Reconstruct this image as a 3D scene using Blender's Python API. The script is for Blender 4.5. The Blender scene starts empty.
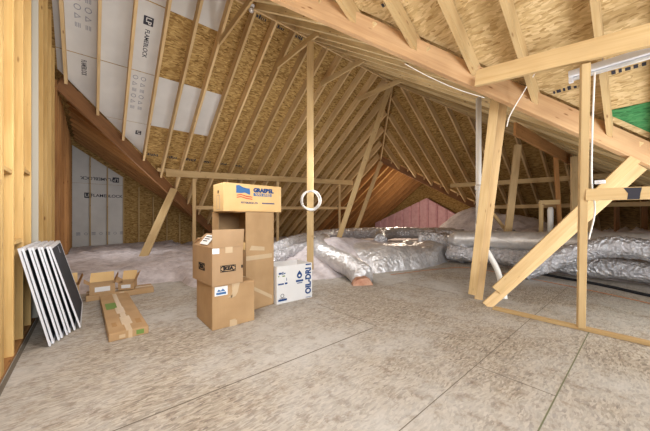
import bpy, bmesh, math, random
from mathutils import Vector, Matrix, noise
random.seed(7)
S = bpy.context.scene
C = S.collection
V = Vector

# ------------------------------------------------------------------ camera
H = 1.45
AZ = math.radians(40.5)
cam = bpy.data.objects.new('camera', bpy.data.cameras.new('camera')); C.objects.link(cam)
cam.location = (0, 0, H)
cam.rotation_euler = (math.radians(90), 0, -AZ)
cam.data.sensor_width = 36
cam.data.lens = 275 / 650 * 36
cam.data.shift_y = 3.5 / 650
cam.data.clip_start = 0.02
S.camera = cam

# ------------------------------------------------------------------ light
w = bpy.data.worlds.new('world'); S.world = w; w.use_nodes = True
w.node_tree.nodes['Background'].inputs[0].default_value = (0.93, 0.97, 1.0, 1)
w.node_tree.nodes['Background'].inputs[1].default_value = 1.0

def area(name, loc, target, size, power, col=(.97, .98, 1.0)):
    l = bpy.data.lights.new(name, 'AREA'); l.energy = power; l.size = size; l.color = col
    o = bpy.data.objects.new(name, l); C.objects.link(o); o.location = loc
    o.rotation_euler = (V(target) - V(loc)).to_track_quat('-Z', 'Y').to_euler()
    return o
def bulb(name, loc, power, r=.25, col=(.98, .97, .96)):  # soft point fill; no visible bulb belongs to it
    l = bpy.data.lights.new(name, 'POINT'); l.energy = power; l.shadow_soft_size = r; l.color = col
    o = bpy.data.objects.new(name, l); C.objects.link(o); o.location = loc
area('fill_behind_camera', (-0.2, -1.8, 2.9), (3.4, 5.0, 2.2), 2.0, 205)  # added area light behind the camera; no dormer is modelled here
bulb('fill_near_wall', (0.5, 2.6, 2.6), 95, .3)  # added fill that brightens the rafters' left sides
bulb('fill_rear_slope', (1.2, 4.4, 2.6), 35, .3)  # unseen fill for the rear slope, separate from the unlit ridge lamp
bulb('fill_rear_floor', (4.4, 7.0, 2.0), 70, .5)  # unseen fill added to lift the undersides of the front-falling rafters
bulb('fill_far', (4.6, 5.0, 2.6), 65, .35)  # added fill for the more distant rafters
bulb('fill_far_wing', (13.6, 9.3, 2.4), 130, .3, (1, .84, .66))  # warm fill added in the far wing, without a fixture
bulb('fill_left_wing', (1.0, 11.4, 1.9), 45, .4)  # added fill to brighten the left wing and its rear wall
bulb('fill_right', (11.8, -1.9, 2.4), 60, .5)  # added fill standing out of frame at right
area('fill_low_right', (5.2, -1.8, .6), (5.5, 2.6, 4.3), .8, 80)  # added low fill aimed up at the rafters beyond the valley beam

vs = S.view_settings
vs.view_transform = 'Standard'; vs.look = 'None'; vs.gamma = 1; vs.use_curve_mapping = False
vs.exposure = 0.45

# ------------------------------------------------------------------ materials
def srgb(r, g, b):
    f = lambda c: (c/255/12.92 if c/255 <= .04045 else ((c/255+.055)/1.055)**2.4)
    return (f(r), f(g), f(b), 1)

class NT:
    def __init__(s, name, rough=.7, metal=0.):
        s.m = bpy.data.materials.new(name); s.m.use_nodes = True
        s.t = s.m.node_tree; s.b = s.t.nodes['Principled BSDF']
        s.b.inputs['Roughness'].default_value = rough; s.b.inputs['Metallic'].default_value = metal
        s.b.inputs['Specular IOR Level'].default_value = .3
        s.tc = s.t.nodes.new('ShaderNodeTexCoord')
    def n(s, typ, **k):
        x = s.t.nodes.new(typ)
        for a, b in k.items():
            if a.startswith('i_'):
                key = a[2:]; key = int(key) if key.isdigit() else key.replace('_', ' ')
                x.inputs[key].default_value = b
            else: setattr(x, a, b)
        return x
    def l(s, a, b): s.t.links.new(a, b)
    def coords(s, scale=(1, 1, 1), rot=(0, 0, 0), rand=False, warp=0, src='Object'):
        o = s.tc.outputs[src]
        if rand:
            oi = s.n('ShaderNodeObjectInfo'); mu = s.n('ShaderNodeMath', operation='MULTIPLY'); mu.inputs[1].default_value = 37.
            s.l(oi.outputs['Random'], mu.inputs[0])
            ad = s.n('ShaderNodeVectorMath', operation='ADD'); s.l(o, ad.inputs[0]); s.l(mu.outputs[0], ad.inputs[1]); o = ad.outputs[0]
        if warp:
            nz = s.n('ShaderNodeTexNoise', i_Scale=2.5); s.l(o, nz.inputs['Vector'])
            mx = s.n('ShaderNodeVectorMath', operation='SCALE'); mx.inputs['Scale'].default_value = warp
            s.l(nz.outputs['Color'], mx.inputs[0])
            ad = s.n('ShaderNodeVectorMath', operation='ADD'); s.l(o, ad.inputs[0]); s.l(mx.outputs[0], ad.inputs[1]); o = ad.outputs[0]
        mp = s.n('ShaderNodeMapping'); mp.inputs['Scale'].default_value = scale; mp.inputs['Rotation'].default_value = rot
        s.l(o, mp.inputs[0]); return mp.outputs[0]
    def ramp(s, fac, stops, interp='LINEAR'):
        r = s.n('ShaderNodeValToRGB'); cr = r.color_ramp; cr.interpolation = interp
        while len(cr.elements) < len(stops): cr.elements.new(.5)
        for e, (p, c) in zip(cr.elements, stops): e.position = p; e.color = c
        s.l(fac, r.inputs[0]); return r.outputs[0]
    def mix(s, a, b, fac, blend='MIX'):
        m = s.n('ShaderNodeMix', data_type='RGBA', blend_type=blend)
        for val, i in ((fac, 0), (a, 6), (b, 7)):
            if hasattr(val, 'is_output'): s.l(val, m.inputs[i])
            else: m.inputs[i].default_value = val
        return m.outputs[2]
    def bump(s, h, st=.3, dist=.01):
        b = s.n('ShaderNodeBump'); b.inputs['Strength'].default_value = st; b.inputs['Distance'].default_value = dist
        s.l(h, b.inputs['Height']); s.l(b.outputs[0], s.b.inputs['Normal'])
    def col(s, c):
        if hasattr(c, 'is_output'): s.l(c, s.b.inputs['Base Color'])
        else: s.b.inputs['Base Color'].default_value = c
        return s.m

def wood(name, light, mid, dark, vary=.35):
    k = NT(name, .72)
    g = k.n('ShaderNodeTexNoise', i_Scale=1., i_Detail=4., i_Roughness=.6); k.l(k.coords((.8, 22, 22), rand=True), g.inputs['Vector'])
    base = k.ramp(g.outputs['Fac'], [(.25, mid), (.55, light), (.8, mid)])
    b = k.n('ShaderNodeTexNoise', i_Scale=1.3, i_Detail=2.); k.l(k.coords((1, 3, 3), rand=True), b.inputs['Vector'])
    base = k.mix(base, dark, k.ramp(b.outputs['Fac'], [(.45, (0, 0, 0, 1)), (.8, (.55, .55, .55, 1))]))
    v = k.n('ShaderNodeTexVoronoi', i_Scale=1.); k.l(k.coords((2.6, 9, 9), rand=True), v.inputs['Vector'])
    base = k.mix(base, srgb(120, 74, 38), k.ramp(v.outputs['Distance'], [(.05, (.8, .8, .8, 1)), (.13, (0, 0, 0, 1))]))
    oi = k.n('ShaderNodeObjectInfo')
    tint = k.ramp(oi.outputs['Random'], [(0, (1-vary, 1-vary*1.15, 1-vary*1.4, 1)), (.5, (.93, .92, .9, 1)), (1, (1.06, 1.04, 1, 1))])
    k.col(k.mix(base, tint, 1., 'MULTIPLY')); k.bump(g.outputs['Fac'], .2, .004)
    return k.m
M = {}
M['lumber'] = wood('pine lumber', srgb(210, 184, 138), srgb(194, 162, 112), srgb(168, 132, 84), .2)
M['rafter'] = wood('rafter lumber', srgb(222, 194, 148), srgb(202, 170, 122), srgb(164, 130, 88), .24)
M['rafter_mixed'] = wood('mixed rafter lumber', srgb(226, 204, 158), srgb(200, 172, 124), srgb(150, 120, 84), .5)
M['reddish'] = wood('reddish and warm-lit lumber', srgb(184, 136, 86), srgb(162, 114, 68), srgb(128, 88, 54), .2)  # red-brown boards; in the far wing the tone stands in for warm light
M['beam'] = wood('laminated beam', srgb(208, 172, 130), srgb(190, 150, 108), srgb(160, 120, 84), .12)
M['beam_dark'] = wood('stained beam', srgb(150, 108, 72), srgb(130, 90, 60), srgb(104, 72, 48), .1)
M['stud'] = wood('yellow stud lumber', srgb(226, 192, 130), srgb(210, 172, 106), srgb(176, 134, 76), .2)

def osb(name, cols, edge=None, scale=1., rough=.8, dust=None):
    k = NT(name, rough)
    outs = []
    for i, (rz, sc) in enumerate([(.1, (9, 34, 9)), (1.0, (10, 30, 10)), (-.7, (11, 36, 11))]):
        v = k.n('ShaderNodeTexVoronoi', i_Scale=scale); k.l(k.coords(sc, (0, 0, rz), warp=.12), v.inputs['Vector'])
        sp = k.n('ShaderNodeSeparateColor'); k.l(v.outputs['Color'], sp.inputs[0]); outs.append((v, sp))
    stops = [(i/(len(cols)-1), c) for i, c in enumerate(cols)]
    a = k.ramp(outs[0][1].outputs[0], stops); b = k.ramp(outs[1][1].outputs[0], stops); c = k.ramp(outs[2][1].outputs[1], stops)
    f = k.ramp(outs[0][1].outputs[1], [(.5, (0, 0, 0, 1)), (.52, (1, 1, 1, 1))])
    g = k.ramp(outs[2][1].outputs[2], [(.62, (0, 0, 0, 1)), (.64, (1, 1, 1, 1))])
    o = k.mix(k.mix(a, b, f), c, g)
    if dust:
        n = k.n('ShaderNodeTexNoise', i_Scale=.55, i_Detail=6., i_Roughness=.65); k.l(k.coords(), n.inputs['Vector'])
        o = k.mix(o, dust, k.ramp(n.outputs['Fac'], [(.42, (.05, .05, .05, 1)), (.62, (.7, .7, .7, 1))]))
        n2 = k.n('ShaderNodeTexNoise', i_Scale=7., i_Detail=8., i_Roughness=.75); k.l(k.coords(), n2.inputs['Vector'])
        o = k.mix(o, srgb(120, 102, 84), k.ramp(n2.outputs['Fac'], [(.52, (0, 0, 0, 1)), (.68, (.6, .6, .6, 1))]))
    k.col(o); k.bump(outs[0][1].outputs[0], .25, .004)
    return k.m
M['osb'] = osb('osb roof sheathing', [srgb(112, 82, 40), srgb(168, 134, 78), srgb(196, 164, 104), srgb(140, 106, 58), srgb(180, 146, 90)])
M['osb_light'] = osb('pale osb sheathing', [srgb(160, 130, 84), srgb(200, 174, 126), srgb(218, 194, 150), srgb(182, 154, 106), srgb(208, 182, 136)], scale=1.25)
M['osb_green'] = osb('green primed osb', [srgb(34, 92, 54), srgb(60, 128, 76), srgb(78, 140, 88), srgb(44, 104, 60)], scale=1.2)
M['floor'] = osb('dusty osb subfloor', [srgb(118, 106, 96), srgb(166, 155, 140), srgb(188, 178, 164), srgb(136, 126, 112), srgb(178, 167, 152)], dust=srgb(194, 193, 190), scale=2.0)

def plain(name, c, rough=.6, metal=0., var=.0, sc=6., bump=0., c2=None, spec=.3):
    k = NT(name, rough, metal); k.b.inputs['Specular IOR Level'].default_value = spec
    n = k.n('ShaderNodeTexNoise', i_Scale=sc, i_Detail=5.); k.l(k.coords(), n.inputs['Vector'])
    c2 = c2 or tuple(v*(1-var) for v in c[:3]) + (1,)
    k.col(k.ramp(n.outputs['Fac'], [(.3, c2), (.7, c)]))
    if bump: k.bump(n.outputs['Fac'], .5, bump)
    return k.m
M['white_panel'] = plain('white coated sheathing', srgb(216, 213, 208), .6, var=.12, sc=2.)
M['print'] = plain('dark print', srgb(54, 54, 64), .7)
M['print_light'] = plain('grey print', srgb(140, 140, 150), .7)
M['black'] = plain('black plastic', srgb(26, 27, 32), .5)
M['mesh'] = plain('dark screen mesh', srgb(42, 46, 56), .7, var=.2)
M['white'] = plain('white painted metal', srgb(226, 227, 232), .4)
M['pvc'] = plain('white pvc', srgb(228, 226, 220), .35)
M['cable_white'] = plain('white cable sheath', srgb(232, 228, 222), .5)
M['label'] = plain('white paper label', srgb(232, 234, 236), .6)
M['blue'] = plain('blue print', srgb(30, 66, 122), .6)
M['midblue'] = plain('mid blue print', srgb(64, 108, 160), .6)
M['red'] = plain('red print', srgb(200, 70, 60), .6)
M['ink'] = plain('black ink', srgb(30, 26, 24), .6)
M['green'] = plain('green print', srgb(112, 140, 70), .7)
M['yellow'] = plain('yellow print', srgb(214, 196, 70), .6)
M['strip_grey'] = plain('grey strip', srgb(190, 186, 172), .7)
M['copper'] = plain('orange tubing', srgb(176, 120, 84), .5)
M['seam'] = plain('dark seam', srgb(112, 104, 92), .9)
M['seam_green'] = plain('greenish seam', srgb(116, 118, 94), .9)
M['tape'] = plain('clear packing tape', srgb(200, 176, 142), .45, var=.1, spec=.4)
def card(name, c, c2):
    k = NT(name, .75)
    n = k.n('ShaderNodeTexNoise', i_Scale=3., i_Detail=5.); k.l(k.coords(), n.inputs['Vector'])
    wv = k.n('ShaderNodeTexNoise', i_Scale=1.); k.l(k.coords((120, 120, 2)), wv.inputs['Vector'])
    k.col(k.mix(k.ramp(n.outputs['Fac'], [(.3, c2), (.7, c)]), c2, k.ramp(wv.outputs['Fac'], [(.5, (0, 0, 0, 1)), (.8, (.35, .35, .35, 1))])))
    return k.m
M['card'] = card('brown cardboard', srgb(186, 154, 114), srgb(168, 136, 98))
M['card_pale'] = card('pale yellow cardboard', srgb(228, 194, 138), srgb(216, 180, 124))
M['card_grey'] = card('greyish cardboard', srgb(180, 150, 116), srgb(166, 136, 102))
M['card_white'] = plain('white printed cardboard', srgb(222, 222, 222), .6, var=.05)
M['card_in'] = card('cardboard inside', srgb(176, 138, 92), srgb(160, 122, 80))

def foil(name, c, sc, st, rough=.28):
    k = NT(name, rough, .55)
    n = k.n('ShaderNodeTexNoise', i_Scale=sc, i_Detail=7., i_Roughness=.7, i_Distortion=.8); k.l(k.coords(), n.inputs['Vector'])
    v = k.n('ShaderNodeTexVoronoi', i_Scale=sc*1.5); k.l(k.coords(warp=.3), v.inputs['Vector'])
    a = k.n('ShaderNodeMath', operation='ADD'); k.l(n.outputs['Fac'], a.inputs[0]); k.l(v.outputs['Distance'], a.inputs[1])
    k.col(k.ramp(n.outputs['Fac'], [(.3, tuple(x*.7 for x in c[:3])+(1,)), (.7, c)]))
    k.bump(a.outputs[0], st, .05)
    return k.m
M['foil'] = foil('silver duct jacket', srgb(236, 235, 236), 5., .6, .3)
M['foil_dark'] = foil('crumpled silver foil', srgb(228, 228, 232), 8., 1., .24)
M['foil_smooth'] = foil('smooth silver duct jacket', srgb(232, 230, 228), 3.5, .35, .36)

def insul(name, cols, bumpd=.05):
    k = NT(name, .95); k.b.inputs['Specular IOR Level'].default_value = .05
    n = k.n('ShaderNodeTexNoise', i_Scale=3.2, i_Detail=10., i_Roughness=.72); k.l(k.coords(), n.inputs['Vector'])
    k.col(k.ramp(n.outputs['Fac'], [(.32, cols[0]), (.5, cols[1]), (.68, cols[2])])); k.bump(n.outputs['Fac'], .8, bumpd)
    return k.m
M['insul'] = insul('blown grey insulation', [srgb(174, 164, 166), srgb(208, 200, 202), srgb(230, 223, 225)])
M['insul_tan'] = insul('tan fibrous insulation', [srgb(170, 116, 96), srgb(200, 156, 132), srgb(214, 180, 160)], .02)
M['insul_pink'] = insul('pink insulation batts', [srgb(206, 156, 166), srgb(222, 178, 186), srgb(230, 194, 200)], .02)

# ------------------------------------------------------------------ mesh helpers
def link(name, bm, mat=None, parent=None, matrix=None, smooth=False):
    me = bpy.data.meshes.new(name); bmesh.ops.recalc_face_normals(bm, faces=bm.faces); bm.to_mesh(me); bm.free()
    if smooth:
        for p in me.polygons: p.use_smooth = True
    o = bpy.data.objects.new(name, me); C.objects.link(o)
    if mat:
        for m in (mat if isinstance(mat, (list, tuple)) else [mat]): me.materials.append(M[m])
    if matrix is not None: o.matrix_world = matrix
    if parent: o.parent = parent
    return o
def tag(o, label, cat, group=None, kind=None):
    if label: o['label'] = label
    if cat: o['category'] = cat
    if group: o['group'] = group
    if kind: o['kind'] = kind
    return o
def thing(name, label, cat, loc=(0, 0, 0), rz=0, group=None, matrix=None):
    o = bpy.data.objects.new(name, None); C.objects.link(o); o.empty_display_size = .1
    if matrix is not None: o.matrix_world = matrix
    else: o.location = loc; o.rotation_euler = (0, 0, rz)
    return tag(o, label, cat, group)
def struct(o): o['kind'] = 'structure'; return o
def box(bm, x0, x1, y0, y1, z0, z1, bev=0, mi=0):
    vs_ = [bm.verts.new(p) for p in ((x0, y0, z0), (x1, y0, z0), (x1, y1, z0), (x0, y1, z0), (x0, y0, z1), (x1, y0, z1), (x1, y1, z1), (x0, y1, z1))]
    fs = [bm.faces.new([vs_[i] for i in q]) for q in ((0, 3, 2, 1), (4, 5, 6, 7), (0, 1, 5, 4), (1, 2, 6, 5), (2, 3, 7, 6), (3, 0, 4, 7))]
    for f in fs: f.material_index = mi
    if bev:
        es = list({e for f in fs for e in f.edges})
        bmesh.ops.bevel(bm, geom=es, offset=bev, segments=1, affect='EDGES')
    return vs_
def B(*a, **k):
    bm = bmesh.new(); box(bm, *a, **k); return bm
def frame(p0, p1, up=(0, 0, 1)):
    x = (V(p1)-V(p0)).normalized(); y = V(up).cross(x).normalized(); z = x.cross(y)
    m = Matrix((x, y, z)).transposed().to_4x4(); m.translation = V(p0); return m
def lumber(name, p0, p1, w_, d, mat='lumber', label=None, cat='lumber', group=None, zoff=0, up=(0, 0, 1), parent=None, bev=.004, kind=None, yoff=0, cuts=None):
    """plank from p0 to p1; w_ across, d deep; zoff lifts the plank's centre line. cuts=(a,b) shears the two ends along x per unit depth."""
    L = (V(p1)-V(p0)).length
    bm = B(0, L, -w_/2+yoff, w_/2+yoff, zoff-d/2, zoff+d/2, bev=bev)
    if cuts:
        for v in bm.verts:
            c = cuts[0] if v.co.x < L/2 else cuts[1]
            v.co.x += (v.co.z-zoff+d/2)*c
    o = link(name, bm, mat, matrix=frame(p0, p1, up))
    if parent:
        mw = o.matrix_world.copy(); o.parent = parent; o.matrix_parent_inverse = parent.matrix_world.inverted() if False else Matrix.Identity(4)
        o.matrix_basis = parent.matrix_basis.inverted() @ mw
        return o
    return tag(o, label, cat, group, kind)
def slab(name, pts, mat, th=.02, parent=None):
    """polygon in space extruded upward along its normal; local XY lies in the plane so board textures follow it"""
    pts = [V(p) for p in pts]
    n = V((0, 0, 0))
    for i in range(len(pts)): n += pts[i].cross(pts[(i+1) % len(pts)])
    n.normalize()
    if n.z < -1e-4: n = -n
    hx = V((0, 1, 0)) if abs(n.y) < .2 and abs(n.x) > .2 else V((1, 0, 0))
    if abs(n.x) > .99: hx = V((0, 1, 0))
    y = n.cross(hx).normalized(); x = y.cross(n)
    m = Matrix((x, y, n)).transposed().to_4x4(); m.translation = pts[0]; mi = m.inverted()
    bm = bmesh.new()
    lo = [bm.verts.new(mi @ p) for p in pts]; hi = [bm.verts.new((mi @ p) + V((0, 0, th))) for p in pts]
    bm.faces.new(lo); bm.faces.new(hi)
    for i in range(len(pts)): bm.faces.new((lo[i], lo[(i+1) % len(pts)], hi[(i+1) % len(pts)], hi[i]))
    return link(name, bm, mat, matrix=m)
def catmull(pts, n=8):
    P_ = [V(p) for p in pts]; P_ = [2*P_[0]-P_[1]] + P_ + [2*P_[-1]-P_[-2]]; out = []
    for i in range(1, len(P_)-2):
        a, b, c, d = P_[i-1:i+3]
        for k in range(n):
            t = k/n
            out.append(.5*((2*b)+(c-a)*t+(2*a-5*b+4*c-d)*t*t+(3*b-a-3*c+d)*t**3))
    return out + [P_[-2]]
def tube(bm, pts, r, seg=12, crumple=0, ribs=0, cap=True, seed=0, flat=1.):
    rings = []; N = len(pts); prev = None
    for i, p in enumerate(pts):
        d = (pts[min(i+1, N-1)]-pts[max(i-1, 0)]).normalized()
        if prev is None: x = d.cross(V((0, 0, 1)) if abs(d.z) < .9 else V((1, 0, 0))).normalized()
        else: x = (prev-d*prev.dot(d)).normalized()
        prev = x; y = d.cross(x); ring = []
        rr = r(i/(N-1)) if callable(r) else r
        for k in range(seg):
            a = 2*math.pi*k/seg; q = x*math.cos(a)+y*math.sin(a)*flat; s_ = rr
            if crumple: s_ *= 1+crumple*noise.fractal(V((p+q*rr)*4)+V((seed, 0, 0)), 1, 2, 3)
            if ribs: s_ *= 1+ribs*(1 if i % 2 else -1)
            ring.append(bm.verts.new(p+q*s_))
        rings.append(ring)
    for a, b in zip(rings, rings[1:]):
        for k in range(seg): bm.faces.new((a[k], a[(k+1) % seg], b[(k+1) % seg], b[k]))
    if cap: bm.faces.new(rings[0]); bm.faces.new(rings[-1][::-1])
def write(parent, s, size, mtx, mat, name='printed_text', align='LEFT', label=None, sx=1., bold=.015):
    """lettering as a thin mesh; mtx places its local XY in the parent's space"""
    cu = bpy.data.curves.new('t', 'FONT'); cu.body = s; cu.size = size; cu.extrude = .0015; cu.align_x = align; cu.align_y = 'CENTER'; cu.offset = size*bold
    t = bpy.data.objects.new('t', cu); C.objects.link(t)
    me = bpy.data.meshes.new_from_object(t); bpy.data.objects.remove(t); bpy.data.curves.remove(cu)
    me.transform(Matrix.Diagonal((sx, 1, 1, 1)))
    me.name = name; me.materials.clear(); me.materials.append(M[mat])
    o = bpy.data.objects.new(name, me); C.objects.link(o); o.parent = parent; o.matrix_basis = mtx
    if label: o['label'] = label
    return o
def axes(o, x, y):
    x = V(x).normalized(); y = V(y).normalized(); z = x.cross(y)
    m = Matrix((x, y, z)).transposed().to_4x4(); m.translation = V(o); return m
def mark(parent, name, polys, mtx, mat, th=.002):
    bm = bmesh.new()
    for pl in polys:
        lo = [bm.verts.new((p[0], p[1], 0)) for p in pl]; hi = [bm.verts.new((p[0], p[1], th)) for p in pl]
        bm.faces.new(hi); bm.faces.new(lo[::-1])
        for i in range(len(pl)): bm.faces.new((lo[i], lo[(i+1) % len(pl)], hi[(i+1) % len(pl)], hi[i]))
    o = link(name, bm, mat, parent); o.matrix_basis = mtx; return o
def under(ch, par_):
    ch.parent = par_; ch.matrix_basis = par_.matrix_basis.inverted() @ ch.matrix_basis
def rect(x0, x1, y0, y1): return [(x0, y0), (x1, y0), (x1, y1), (x0, y1)]
def ringpoly(cx, cy, r, r2=None, n=16, e=1.):
    r2 = r2 or r*.75; out = []
    for k in range(n):
        a, b = 2*math.pi*k/n, 2*math.pi*(k+1)/n
        out.append([(cx+e*r*math.cos(a), cy+r*math.sin(a)), (cx+e*r*math.cos(b), cy+r*math.sin(b)), (cx+e*r2*math.cos(b), cy+r2*math.sin(b)), (cx+e*r2*math.cos(a), cy+r2*math.sin(a))])
    return out

# ------------------------------------------------------------------ roof planes (underside of the rafters)
RY = 6.44; RX = 9.0; WY = 9.4; WX = 12.0
P1 = lambda y: 11.45-.727*y                 # falls away to the rear
P2 = lambda x: 5.99-.567*x                  # near slope overhead
P3 = lambda x: 4.317-.705*x                 # left wing
P4 = lambda x: 13.31-.727*x                 # far hip end
P5 = lambda y: 2.387+.68*y                  # falls toward the front
P7 = lambda y: 4.59-.727*(9.4-y)
V1 = lambda x: x+9.83                       # valley of P1 and P3, y from x
V2 = lambda x: (3.603-.567*x)/.68           # valley of P2 and P5, y from x
DV = .345
T = .06; D = .28

# sheathing
def roofslab(pts, f, axis, mat, lift=DV, name='ceiling'):
    return slab(name, [(x, y, f(y if axis == 'y' else x)+lift) for x, y in pts], mat)
struct(roofslab([(-.74, RY+.0), (RX, RY), (WX, WY), (18.5, WY), (18.5, 15.9), (6.0, 15.9), (-.74, 9.09)], P1, 'y', 'osb'))
struct(roofslab([(-.74, V2(-.74)), (-.74, -3.0), (9.95, -3.0)], P2, 'x', 'osb_light', lift=.285))
struct(roofslab([(-.74, 9.09), (5.9, 15.73), (6.0, 16.5), (-.74, 16.5)], P3, 'x', 'osb'))
struct(roofslab([(RX, RY), (WX, WY), (17.9, 3.5), (17.9, -3.1)], P4, 'x', 'osb'))
struct(roofslab([(-1.37, RY), (RX, RY), (17.9, -3.08), (10.05, -3.08)], P5, 'y', 'osb', lift=.285))
struct(roofslab([(WX, WY), (18.5, WY), (18.5, 3.5), (17.9, 3.5)], P7, 'y', 'osb'))

# subfloor deck
fl = struct(slab('floor', [(-.74, -3.2, -.02), (19, -3.2, -.02), (19, 17, -.02), (-.74, 17, -.02)], 'floor', .02))
def seam(x0, y0, x1, y1, w_=.007, mat='seam'):
    d = V((x1-x0, y1-y0, 0)); L = d.length
    bm = B(0, L, -w_/2, w_/2, 0, .0012)
    o = link('panel_seam', bm, mat, fl); o.matrix_basis = fl.matrix_basis.inverted() @ frame((x0, y0, .0002), (x1, y1, .0002))
for y, xa, xb in ((1.10, 1.6, 8), (-.17, -.5, 8), (3.64, 3.2, 8), (4.91, -.5, 1.0)): seam(xa, y, xb, y, .006)
seam(1.6, .483, 4.85, .483, .010, 'seam_green'); seam(-.5, 2.37, 2.86, 2.37, .012)
for x, a, b in ((2.9, .483, 1.1), (2.95, 2.37, 3.64), (5.4, 2.37, 3.64), (6.6, .3, 1.1), (1.7, 3.64, 4.9), (6.5, 3.64, 4.3)): seam(x, a, x, b)

# outer walls
struct(slab('wall_left', [(-.74, -3.0, 0), (-.74, 16.5, 0), (-.74, 16.5, 5.5), (-.74, 9.1, 5.5), (-.74, 6.4, 7.2), (-.74, -3, 6.8)], 'osb', .02))
wb = struct(slab('wall_back', [(-.74, 16.46, 0), (6.2, 16.46, 0), (6.2, 16.46, .6), (5.0, 16.46, 1.4), (-.74, 16.46, 5.4)], 'osb', .03))
struct(slab('wall_right', [(18.45, 3.4, 0), (18.45, 15.9, 0), (18.45, 15.9, .6), (18.45, 9.4, 5.1), (18.45, 3.4, .9)], 'osb', .03))

# ------------------------------------------------------------------ framing: rafters
def rafter(p0, p1, mat, label, group, cuts=None, w_=T, d=D, lift=0):
    if (V(p1)-V(p0)).length < .25: return
    lumber('rafter', p0, p1, w_, d, mat, label, 'rafter', group, zoff=d/2+lift, cuts=cuts, bev=0)
xs = [-.45+.61*k for k in range(32)]
for x in xs:
    if x < RX: y0 = RY+.03
    elif x < WX: y0 = RY+(x-RX)+.05
    else: y0 = WY+.04
    y1 = min(V1(x)-.16 if x < 6 else 15.5, 15.5)
    if x > 18.3: break
    lab = ('wooden rafter on the rear roof slope running down from the high ridge', 'rear slope rafters') if x < WX else ('warm-lit orange-brown wooden rafter of the low far wing behind the silver ducts', 'far wing rafters')
    rafter((x, y0, P1(y0)), (x, y1, P1(y1)), 'rafter' if x < WX else 'reddish', *lab)  # far-wing rafters get the redder lumber: warm light put into their colour
for x in xs:                                                   # front-falling slope
    y1 = RY-.03 if x < RX else RY-1.069*(x-RX)-.06
    y0 = max(V2(x)+.03, -3.0)
    if x > -.6 and y1-y0 > .3: rafter((x, y0, P5(y0)), (x, y1, P5(y1)), 'rafter_mixed', 'pale wooden rafter in the tight row beyond the big diagonal valley beam', 'rafters beyond the valley beam', w_=.12, d=.14+.03*((int(x*100) % 7)/7-.5))
k = 0
for i in range(-5, 16):                                        # far hip end
    y = RY-.5+.61*i if False else -2.9+.61*(i+5)
    x0 = RX+(y-RY)+.06 if y > RY else RX+(RY-y)/1.069+.06
    x1 = 21.4-y-.05 if y > 3.6 else 17.75
    if x1-x0 > .3: rafter((x0, y, P4(x0)), (x1, y, P4(x1)), 'rafter', 'wooden rafter on the far hip slope above the silver ducts', 'far hip rafters')
for i in range(11):                                            # slope beyond the hip's valley
    x = 12.4+.61*i
    y0 = max(21.4-x+.05, 3.6); 
    if x < 18.3 and WY-y0 > .3: rafter((x, y0, P7(y0)), (x, WY-.04, P7(WY-.04)), 'rafter', 'short wooden rafter in the far opening beside the pink insulation', 'rafters beside the pink insulation')
for y in [.38+.575*k for k in range(-6, 0)]+[.36]+[.5+.575*k for k in range(1, 10)]:                   # near slope overhead
    x1 = min((3.603-.68*y)/.567-.04, 9.9)
    if x1 > 0: rafter((-.6, y, P2(-.6)), (x1, y, P2(x1)), 'lumber', 'pale wooden rafter of the near roof slope, running down onto the big valley beam', 'near slope rafters', w_=.06, d=.24)
for i in range(11):                                            # left wing
    y = 9.75+.61*i
    x1 = min(y-9.83-.22, 5.9)
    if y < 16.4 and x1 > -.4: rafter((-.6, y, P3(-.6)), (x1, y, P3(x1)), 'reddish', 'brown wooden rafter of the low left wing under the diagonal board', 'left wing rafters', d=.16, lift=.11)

# ridge, hip and valley members
lumber('ridge_board', (-.7, RY, P1(RY)+.12), (RX+.1, RY, P1(RY)+.12), .045, .32, 'rafter', 'long horizontal ridge board where the rear rafters meet', 'ridge board')
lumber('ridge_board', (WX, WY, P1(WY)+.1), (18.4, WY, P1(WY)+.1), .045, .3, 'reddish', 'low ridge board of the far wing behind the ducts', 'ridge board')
lumber('hip_rafter', (RX, RY, P1(RY)), (WX+.0, WY, P1(WY)), .05, .26, 'rafter', 'hip rafter running down from the ridge end to the far wing', 'rafter', zoff=.1)
lumber('hip_rafter', (RX, RY, P1(RY)), (17.8, -2.97, P5(-2.97)), .05, .26, 'rafter', 'long hip rafter descending right behind the valley beam', 'rafter', zoff=.1)
lumber('hip_rafter', (WX, WY, P1(WY)), (17.75, WY-5.75, P4(17.75)), .05, .3, 'beam_dark', 'brown valley rafter above the pink insulation descending right', 'rafter', zoff=.07)
lumber('valley_beam', (-.6, V1(-.6), P1(V1(-.6))), (5.6, V1(5.6), P1(V1(5.6))), .06, .40, 'beam_dark', 'dark brown diagonal valley board at left, between the white panels and the low wing', 'beam', zoff=.04, bev=.006)
xa, xb = -1.0, 9.6
lumber('valley_beam', (xa, V2(xa), P2(xa)), (xb, V2(xb), P2(xb)), .09, .32, 'beam', 'huge pale diagonal valley beam crossing the upper right', 'beam', zoff=.03, bev=.006)

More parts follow.
